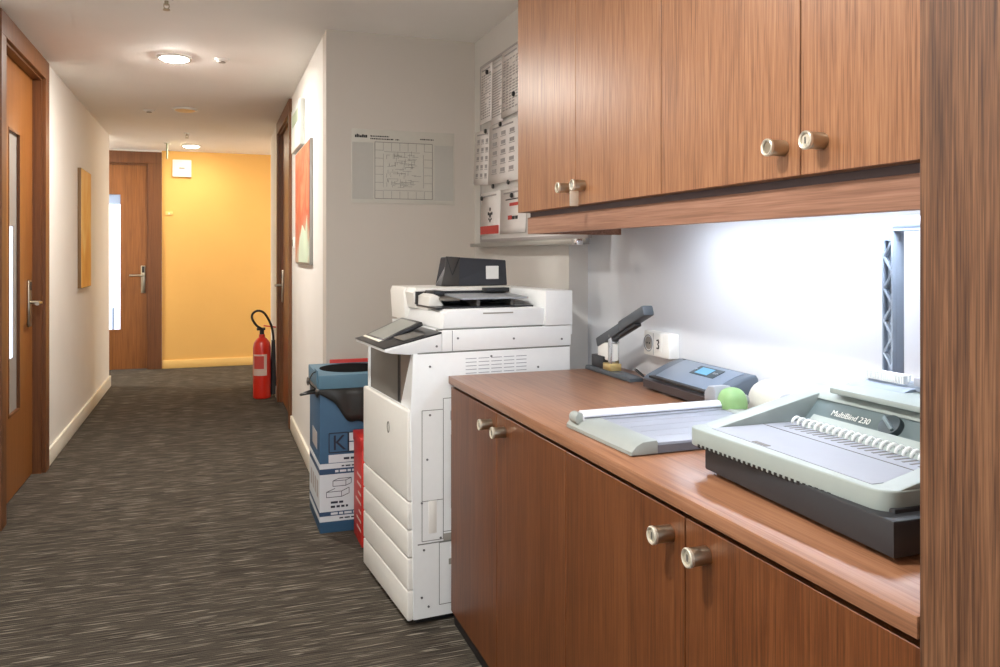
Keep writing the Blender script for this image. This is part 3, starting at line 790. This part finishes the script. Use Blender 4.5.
# printed panels on the front and on the left side
def band(nm, z0, z1, m, side=True, x0=.0, x1=BW, e=.001):
    b = MB().box(x0, x1, -e, 0, z0, z1)
    if side: b.box(-e, 0, 0.0, BD, z0, z1)
    return b.build(nm, m, t, smooth=False)
band('pale_panel', .098, .272, M['blue_pale'])
band('pale_stripe', .298, .322, M['blue_pale'])
band('base_stripe', .052, .078, M['blue_pale'])
band('blue_band', .078, .098, M['blue_dark'])
band('blue_band', .272, .298, M['blue_dark'])
# K block
b = MB()
for (x0, x1) in ((.042, .130), (.133, .221), (.224, .312)):
    for zz in (.373, .463): b.box(x0, x1, -.0018, 0, zz-.002, zz+.002)
    for xx in (x0, x1): b.box(xx-.002, xx+.002, -.0018, 0, .373, .463)
b.build('letter_frame', M['navy'], t, smooth=False)
MB().box(.136, .218, -.0014, 0, .422, .460).box(.136, .218, -.0014, 0, .376, .416).build('white_block', M['blue_pale'], t, smooth=False)
text('lettering', 'K', .10, M['navy'], t, (.056, -.0015, .384), (PI/2, 0, 0))
MB().box(.04, .33, -.0014, 0, .325, .362).build('caption_panel', M['blue_pale'], t, smooth=False)
b = MB(); rnd = random.Random(5)
def words(b, x0, x1, z, h, e=-.0022):
    x = x0
    while x < x1:
        ww = rnd.uniform(.012, .035); b.box(x, min(x+ww, x1), e, 0, z, z+h); x += ww+.006
words(b, .11, .30, .337, .010); words(b, .10, .30, .305, .006); words(b, .09, .30, .062, .006)
b.build('small_print', M['navy'], t, smooth=False)
b = MB(); words(b, .07, .33, .280, .010); words(b, .05, .33, .083, .010); b.build('band_print', M['blue_pale'], t, smooth=False)
b = MB()
def lineX(x0, z0, x1, z1, wd=.0025):
    d = Vector((x1-x0, 0, z1-z0)); L_ = d.length; a = math.atan2(d.z, d.x)
    b.box(0, L_, -.0018, 0, -wd/2, wd/2, mtx=Matrix.Translation((x0, 0, z0)) @ Matrix.Rotation(-a, 4, 'Y'))
for seg in ((.03, .165, .10, .165), (.03, .165, .03, .19), (.03, .19, .07, .205), (.10, .165, .10, .19), (.10, .19, .03, .19), (.10, .19, .135, .205), (.135, .205, .135, .178), (.10, .165, .135, .178),
            (.06, .215, .12, .215), (.06, .215, .06, .24), (.12, .215, .12, .24), (.06, .24, .12, .24), (.12, .24, .145, .25), (.145, .25, .145, .225), (.06, .24, .085, .25), (.085, .25, .145, .25), (.12, .215, .145, .225)):
    lineX(*seg)
words(b, .05, .11, .135, .010, -.0018); words(b, .05, .13, .115, .010, -.0018)
b.build('box_icon', M['navy'], t, smooth=False)
b = MB()
for (y0, y1, z0, z1) in ((.10, .28, .37, .45),): b.box(-.0015, 0, y0, y1, z0, z1)
for k in range(4): b.box(-.0015, 0, .06+.08*k, .11+.08*k, .15, .23)
b.build('side_print', M['ink'], t, smooth=False)
# black liner hanging out below the lid
b = MB(); n = 60
path = []
per = [(BW*i/24, -.006) for i in range(25)]
left = [(-.006, BD*(1-i/16)) for i in range(17)]
path = left + per
rnd = random.Random(8)
rings = []
for i, (x, y) in enumerate(path):
    if i < 17: sag = .030+.012*math.sin(i*1.3)
    else:
        u = (i-17)/24; e_ = min(1, u/.45); sag = .022+.14*e_*e_*(3-2*e_)*(1-.5*max(0, u-.6))+.008*math.sin(u*23)
    nx, ny = (-1, 0) if i < 17 else (0, -1)
    if i == 17: nx, ny = -.7, -.7
    row = []
    for j in range(6):
        v = j/5
        bul = .003+.010*math.sin(PI*min(1, v*.9))*(.6+.4*math.sin(i*.9))+.003*rnd.random()
        row.append(b.bm.verts.new((x+nx*bul, y+ny*bul, .672-sag*v)))
    rings.append(row)
for a, c in zip(rings, rings[1:]):
    for j in range(5): b.bm.faces.new((a[j], c[j], c[j+1], a[j+1]))
lin_ = b.build('bin_liner', M['bagliner'], t)
sol = lin_.modifiers.new('thickness', 'SOLIDIFY'); sol.thickness = .0015
b = MB().tube(smooth_path([(-.01, .02, .655), (-.06, .0, .655), (-.085, .02, .648), (-.05, .06, .652), (-.01, .08, .66)]), [.003]+[.006]*19+[.003], 8)
b.tube(smooth_path([(-.012, .04, .665), (-.045, .03, .70), (-.03, .05, .735), (-.012, .06, .745)]), [.003]*16, 6)
b.build('liner_knot', M['bagliner'], lin_)

t = thing('red_board', 'red board standing upright behind the blue bin', 'board', (.575, 4.255, 0))
MB().box(0, .42, -.009, .003, 0, .752, .002).build('sheet', M['red'], t)
MB().box(0, .42, -.0115, -.009, .715, .722).build('edge_line', M['ink_dark'], t, smooth=False)
t = thing('red_box', 'red printed box on the floor between blue bin and printer', 'box', (.624, 3.58, 0))
MB().box(0, .20, 0, .21, 0, .435, .002).build('carton', M['red'], t)
MB().box(-.004, .204, -.004, .214, .435, .480, .003).build('lid', M['red'], t)
b = MB(); rnd = random.Random(3)
for k in range(7): b.box(.02, .02+rnd.uniform(.06, .15), -.001, 0, .06+.04*k, .075+.04*k); b.box(-.001, 0, .02, .02+rnd.uniform(.05, .15), .06+.04*k, .07+.04*k)
b.build('print', M['ext_label'], t, smooth=False)

# ------------------------------------------------------------------ comb binding machine
t = thing('binding_machine', 'grey comb binding machine with a raised lever at the right end of the worktop', 'binding machine', (.895, .897, CT), 0)
DW = .490
MB().prism([(-.013, -.030), (.37, -.030), (.37, DW-.032), (.012, DW-.032)], 'Z', .008, .060, .004).build('base', M['binder_base'], t)
MB().prism([(.016, -.004), (.37, -.004), (.37, DW-.010), (.002, DW-.010)], 'Z', .050, .066, .003).build('lower_shell', M['binder_base'], t)
b = MB()
for (x, y) in ((.05, .05), (.05, DW-.06), (.33, .05), (.33, DW-.06)): b.cyl((x, y, 0), (x, y, .009), .012)
b.build('foot', M['black'], t)
def rrect(x0, x1, y0, y1, r, n=6, corners=(1, 1, 1, 1)):
    P = []
    for (cx, cy, a0, f) in ((x0+r, y0+r, PI, corners[0]), (x1-r, y0+r, 1.5*PI, corners[1]), (x1-r, y1-r, 0, corners[2]), (x0+r, y1-r, .5*PI, corners[3])):
        for k in range(n+1):
            a = a0+.5*PI*k/n; P.append((cx+r*math.cos(a), cy+r*math.sin(a)))
    return P
MB().prism([(x+(.004-.016*max(0, min(1, y/DW)))*(1 if x < .1 else 0), y) for x, y in rrect(0, .39, 0, DW, .030)], 'Z', .055, .0895, .003, 3).build('tray', M['binder'], t)
b = MB()
for k in range(26):
    yv = .105+k*.0135; xv = .004-.016*(yv+.003)/DW
    b.box(xv-.0010, xv+.012, yv, yv+.0065, .0545, .0610)
b.build('vent_slot', M['black'], t, smooth=False)
for y0, y1 in ((DW-.045, DW-.001), (.001, .040)):
    MB().prism([(.020, .088), (.30, .088), (.30, .148), (.28, .146)], 'Y', y0, y1, .004, 2).build('side_rim', M['binder'], t)
MB().prism([(.018, .0875), (.24, .0875), (.24, .0905), (.018, .0905)], 'Y', .041, DW-.046).build('paper_platform', M['binder_plat'], t, smooth=False)
MB().box(.135, .137, .045, DW-.048, .0900, .0911).box(.020, .031, .285, .325, .0900, .0912, .0004).build('platform_line', M['prn_dgrey'], t, smooth=False)
# hump: dark face, light crown
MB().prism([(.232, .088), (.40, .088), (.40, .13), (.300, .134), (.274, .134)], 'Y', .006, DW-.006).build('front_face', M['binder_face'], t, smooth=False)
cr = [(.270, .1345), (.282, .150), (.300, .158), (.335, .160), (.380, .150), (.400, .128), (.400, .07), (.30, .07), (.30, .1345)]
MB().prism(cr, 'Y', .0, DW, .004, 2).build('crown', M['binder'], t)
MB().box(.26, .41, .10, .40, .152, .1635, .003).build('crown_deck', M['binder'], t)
# comb opener
MB().prism([(.196, .0905), (.226, .0905), (.228, .110), (.222, .113)], 'Y', .045, .400, .001).build('comb_rail', M['binder'], t)
def hook_mesh():
    b = MB()
    b.tube(smooth_path([(.206, 0, .094), (.197, 0.001, .104), (.190, .002, .106), (.184, .0035, .101), (.184, .005, .095)], 4), .0030, 8)
    return b
h0 = None
for k in range(22):
    y = .410-k*.0160
    if h0 is None: h0 = hook_mesh().build('comb_hook', M['letter_white'], t); h0.location = (0, y, 0)
    else:
        h = h0.copy(); COL.objects.link(h); h.location = (0, y, 0)
b = MB()
for k in range(22):
    y = .410-k*.0160
    b.box(.160, .200, y-.0028, y+.0022, .0902, .0910)
b.build('comb_slot', M['prn_dgrey'], t, smooth=False)  # dark marks paint the shadows under the hooks
# dial
nrm = Vector((-.046, 0, .042)).normalized(); fx = Vector((.256, .237, .1145))
n0 = Vector((-.74, 0, .67)).normalized()
k = MB().cyl(fx-n0*.003, fx+n0*.012, .0225, .0215, n=36, bev=.0015).build('dial', M['knob_dark'], t)
q = Vector((0, 0, 1)).rotation_difference(n0).to_matrix().to_4x4()
MB().box(-.0195, .0195, -.0035, .0035, 0, .007, .002, mtx=Matrix.Translation(fx+n0*.011) @ q @ Matrix.Rotation(1.0, 4, 'Z')).build('dial_grip', M['binder_face'], k)
# lettering on the sloped face (slope: 42 mm back, 46 mm up)
sl = math.atan2(.046, .042)
text('lettering', 'MultiBind 230', .0175, M['letter_white'], t, (.2520, .388, .1112), (sl, 0, -PI/2))
# raised lever
b = MB()
def arm(b, y0, y1, x0=.396, x1=.428, z0=.13, z1=.475):
    b.box(x0+.012, x1, y0, y1, z0, z1, .003)
    b.box(x0, x0+.013, y0, y0+.004, z0, z1, .001); b.box(x0, x0+.013, y1-.004, y1, z0, z1, .001)
    n = 10; hh = (z1-z0-.02)/n
    for i in range(n):
        za, zb = z0+i*hh, z0+(i+1)*hh
        ya, yb = (y0+.003, y1-.003) if i % 2 == 0 else (y1-.003, y0+.003)
        b.tube([(x0+.0035, ya, za), (x0+.0035, yb, zb)], .0032, 6)
        b.tube([(x0+.010, ya, za), (x0+.010, yb, zb)], .0032, 6)
arm(b, .375, .403)
lv = b.build('lever_arm', M['binder_handle'], t)
b = MB(); arm(b, .086, .114); b.build('lever_arm', M['binder_handle'], t)
cb = MB().tube(smooth_path([(.412, .389, .455), (.412, .385, .478), (.412, .370, .488), (.412, .30, .489), (.412, .17, .489), (.412, .115, .488), (.412, .100, .478), (.412, .100, .455)], 5), .0155, 14)
cb.box(.398, .405, .115, .375, .474, .478, .001)
cb.build('lever_crossbar', M['binder_handle'], t)
# comb spreader on the crown
sp = MB().prism([(.33, .160), (.405, .160), (.405, .172), (.36, .170)], 'Y', .295, .435, .002).box(.372, .395, .115, .415, .165, .180, .002).build('spreader', M['binder_handle'], t)
b = MB()
for i in range(20): b.box(.362, .374, .315+i*.0052, .3178+i*.0052, .176, .192)
b.box(.374, .380, .313, .423, .170, .194, .001)
b.build('spreader_comb', M['letter_white'], sp)
MB().box(.365, .392, .255, .295, .176, .192, .003).build('spreader_block', M['binder_plat'], sp)

# ------------------------------------------------------------------ paper trimmer
t = thing('paper_trimmer', 'pale grey rotary paper trimmer with a white rail on the worktop', 'paper trimmer', (.832, 1.513, CT), math.radians(1.4))
MB().box(.06, .455, .004, .290, .005, .025, .002).build('board', M['trim_board'], t)
MB().box(.064, .455, .0, .005, .003, .020).build('board_edge', M['trim_side'], t, smooth=False)
for mx_, nm in ((0, 'a'), (1, 'b')):
    pr = [(0, .002), (0, .010), (.012, .022), (.028, .030), (.062, .031), (.066, .026), (.066, .002)]
    if mx_: pr = [(.485-x, z) for x, z in pr]
    MB().prism(pr, 'Y', 0, .318, .003, 2).build('end_cap', M['trim_grey'], t)
MB().prism([(.258, .026), (.290, .026), (.290, .040), (.282, .047), (.268, .047), (.258, .038)], 'X', .018, .470, .001).build('rail', M['alu'], t)
MB().box(.02, .45, .2565, .2582, .031, .034).build('rail_groove', M['trim_side'], t, smooth=False)
MB().cyl((.012, .300, .030), (.012, .262, .030), .014, n=20, bev=.002).build('rail_stop', M['trim_grey'], t)
b = MB()
for i in range(4): b.box(.09, .42, .06+i*.05, .0612+i*.05, .0250, .0253)
b.build('grid_line', M['tray_grey'], t, smooth=False)
hd = MB().prism([(.284, .028), (.335, .028), (.335, .060), (.320, .078), (.292, .080), (.284, .066)], 'X', .415, .470, .006).build('cutter_carriage', M['tray_grey'], t)
kb = MB(); kb.dome((0, 0, 0), .036, .036, .052, 2.6); kb.build('cutter_head', M['green'], hd, (.452, .262, .028))
MB().cyl((.486, .262, .045), (.497, .262, .045), .014, n=18, bev=.002).build('cutter_button', M['trim_grey'], hd)

# ------------------------------------------------------------------ laminator
t = thing('laminator', 'dark blue-grey laminator with a lit display against the wall', 'laminator', (1.285, 1.885, CT), math.radians(-1.5))
LW = .40
prof = [(.010, .006), (.000, .018), (.000, .034), (.012, .044), (.050, .062), (.095, .081), (.128, .090), (.142, .090), (.150, .080), (.150, .006)]
MB().prism(prof, 'Y', 0, LW, .008, 3).build('shell', M['laminator'], t)
MB().prism([(-.004, .008), (-.006, .032), (.012, .040), (.016, .008)], 'Y', .018, LW-.012, .002).build('front_panel', M['lam_front'], t)
MB().box(-.004, .03, .035, LW-.05, .0415, .0480).build('feed_slot', M['black'], t, smooth=False)
MB().prism([(.014, .047), (.050, .0645), (.095, .0835), (.124, .0925), (.124, .086), (.014, .042)], 'Y', .035, LW-.055, .002).build('cover', M['lam_panel'], t)
MB().box(.128, .132, .05, LW-.03, .0885, .0912).build('rear_slot', M['black'], t, smooth=False)
RL = Matrix.Translation((.064, 0, .0705)) @ Matrix.Rotation(-.40, 4, 'Y')
dp = MB().box(.0, .046, .10, .225, .0, .0014, mtx=RL).build('display_bezel', M['knob_dark'], t)
MB().box(.006, .040, .140, .205, .0014, .0022, mtx=RL).build('display', M['lcd'], dp)
b = MB()
for i in range(2):
    b.cyl(RL @ Vector((.022, .108+.014*i, .0014)), RL @ Vector((.022, .108+.014*i, .004)), .004, n=12)
b.cyl(RL @ Vector((.022, .215, .0014)), RL @ Vector((.022, .215, .004)), .004, n=12)
b.build('button', M['tray_grey'], dp)
b = MB()
for (x, y) in ((.03, .03), (.03, LW-.03), (.13, .03), (.13, LW-.03)): b.cyl((x, y, 0), (x, y, .008), .01)
b.build('foot', M['black'], t)

# ------------------------------------------------------------------ heavy-duty stapler
t = thing('heavy_stapler', 'grey heavy-duty stapler with its long arm raised at the worktop corner', 'stapler', (1.335, 2.395, CT), 0)
MB().prism([(.0, .0), (.0, .012), (.02, .016), (.30, .018), (.336, .016), (.342, .008), (.342, .0)], 'X', -.026, .026, .003).build('base', M['stapler'], t)
MB().box(-.022, .022, .145, .205, .017, .042, .003).build('spring_block', M['brass'], t)
MB().box(-.016, -.012, .150, .175, .03, .155, .001).box(.012, .016, .150, .175, .03, .155, .001).build('post', M['steel'], t)
MB().box(-.013, .013, .155, .265, .050, .112, .004).build('magazine', M['white_pl'], t)
MB().box(-.020, .020, .205, .300, .018, .062, .003).build('paper_guide', M['prn_black'], t)
MB().cyl((-.019, .163, .14), (.019, .163, .14), .005).build('pivot', M['screw'], t)
a0, a1 = Vector((0, .262, .108)), Vector((0, -.080, .243))
d = (a1-a0); L_ = d.length; an = math.atan2(d.z, -d.y)
RA = Matrix.Translation(a0) @ Matrix.Rotation(-an, 4, 'X') @ Matrix.Rotation(PI, 4, 'Z')
MB().box(-.018, .018, -.004, L_*.55, -.016, .016, .004, mtx=RA).box(-.021, .021, L_*.50, L_, -.015, .021, .007, mtx=RA).build('arm', M['stapler'], t)
MB().box(-.012, .012, L_*.25, L_*.78, -.027, -.014, .003, mtx=RA).build('arm_underside', M['prn_black'], t)
MB().box(-.0225, -.0205, L_*.53, L_*.96, -.002, .003, mtx=RA).build('arm_line', M['screw'], t, smooth=False)

# cable by the laminator, sockets, white device
cab = MB().tube(smooth_path([(1.37, 2.31, CT+.012), (1.355, 2.36, CT+.016), (1.36, 2.44, CT+.030), (1.38, 2.48, CT+.03), (1.39, 2.45, CT+.014), (1.37, 2.38, CT+.006), (1.372, 2.312, CT+.006)]), .0028, 8)
tag(cab.build('power_cable', M['cable']), 'thin black cable loop between the stapler and the laminator', 'cable')
t = thing('wall_socket', 'white surface-mounted double socket on the wall behind the laminator', 'socket', (XW, 2.32, .953))
MB().box(-.042, 0, 0, .165, 0, .082, .005).build('socket_box', M['white_pl'], t)
r_ = MB().lathe([(.0275, 0), (.0295, .002), (.0275, .004), (.0255, .002)], n=28, ring=True)
bmesh.ops.rotate(r_.bm, verts=r_.bm.verts[:], cent=(0, 0, 0), matrix=Matrix.Rotation(-PI/2, 3, 'Y'))
bmesh.ops.translate(r_.bm, verts=r_.bm.verts[:], vec=(-.042, .130, .042))
r_.build('socket_ring', M['tray_grey'], t)
b = MB(); b.cyl((-.0435, .130, .042), (-.042, .130, .042), .022, n=24); so = b.build('socket_well', M['prn_grey'], t)
MB().cyl((-.0442, .122, .042), (-.0432, .122, .042), .0035, n=10).cyl((-.0442, .138, .042), (-.0432, .138, .042), .0035, n=10).build('socket_hole', M['dark'], so)
MB().box(-.0435, -.042, .040, .092, .014, .070, .001).build('data_plate', M['white_pl'], t)
MB().tube([(-.044, .072, .056), (-.044, .062, .058), (-.044, .060, .050), (-.044, .066, .044), (-.044, .060, .038), (-.044, .061, .030), (-.044, .072, .030)], .0028, 6).build('data_mark', M['ink_dark'], t)
MB().box(-.0428, -.041, .0975, .0990, .004, .078).build('joint', M['tray_grey'], t, smooth=False)
t = thing('white_appliance', 'white rounded desktop appliance with a grey button behind the binding machine', 'appliance', (1.392, 1.672, CT), 0)
MB().dome((0, 0, .0), .058, .172, .105, 3.2).build('casing', M['cream_pl'], t)
bt = MB(); bt.dome((0, 0, 0), .020, .036, .010, 2.2)
bt.build('button', M['tray_grey'], t, (-.050, -.03, .066), (0, -.95, 0))

# ------------------------------------------------------------------ camera, world
f = 810.
cam = bpy.data.cameras.new('camera'); cam.sensor_width = 36.; cam.sensor_fit = 'HORIZONTAL'; cam.lens = f/1000*36
cam.shift_y = -(333.5-254)/1000.; cam.clip_start = .02
co = bpy.data.objects.new('camera', cam); COL.objects.link(co)
co.location = (0, 0, 1.3); co.rotation_euler = (PI/2, 0, -math.atan2(500-212, f))
SC.camera = co
w = bpy.data.worlds.new('daylight'); SC.world = w; w.use_nodes = True
bg = w.node_tree.nodes['Background']; bg.inputs[0].default_value = (.86, .92, 1., 1); bg.inputs[1].default_value = 2.4
SC.view_settings.view_transform = 'Standard'; SC.view_settings.look = 'None'; SC.view_settings.exposure = .1; SC.view_settings.gamma = 1.
SC.view_settings.use_curve_mapping = False
SC.cycles.use_denoising = True
SC.cycles.sample_clamp_indirect = 12.
SC.cycles.max_bounces = 10
SC.cycles.diffuse_bounces = 8
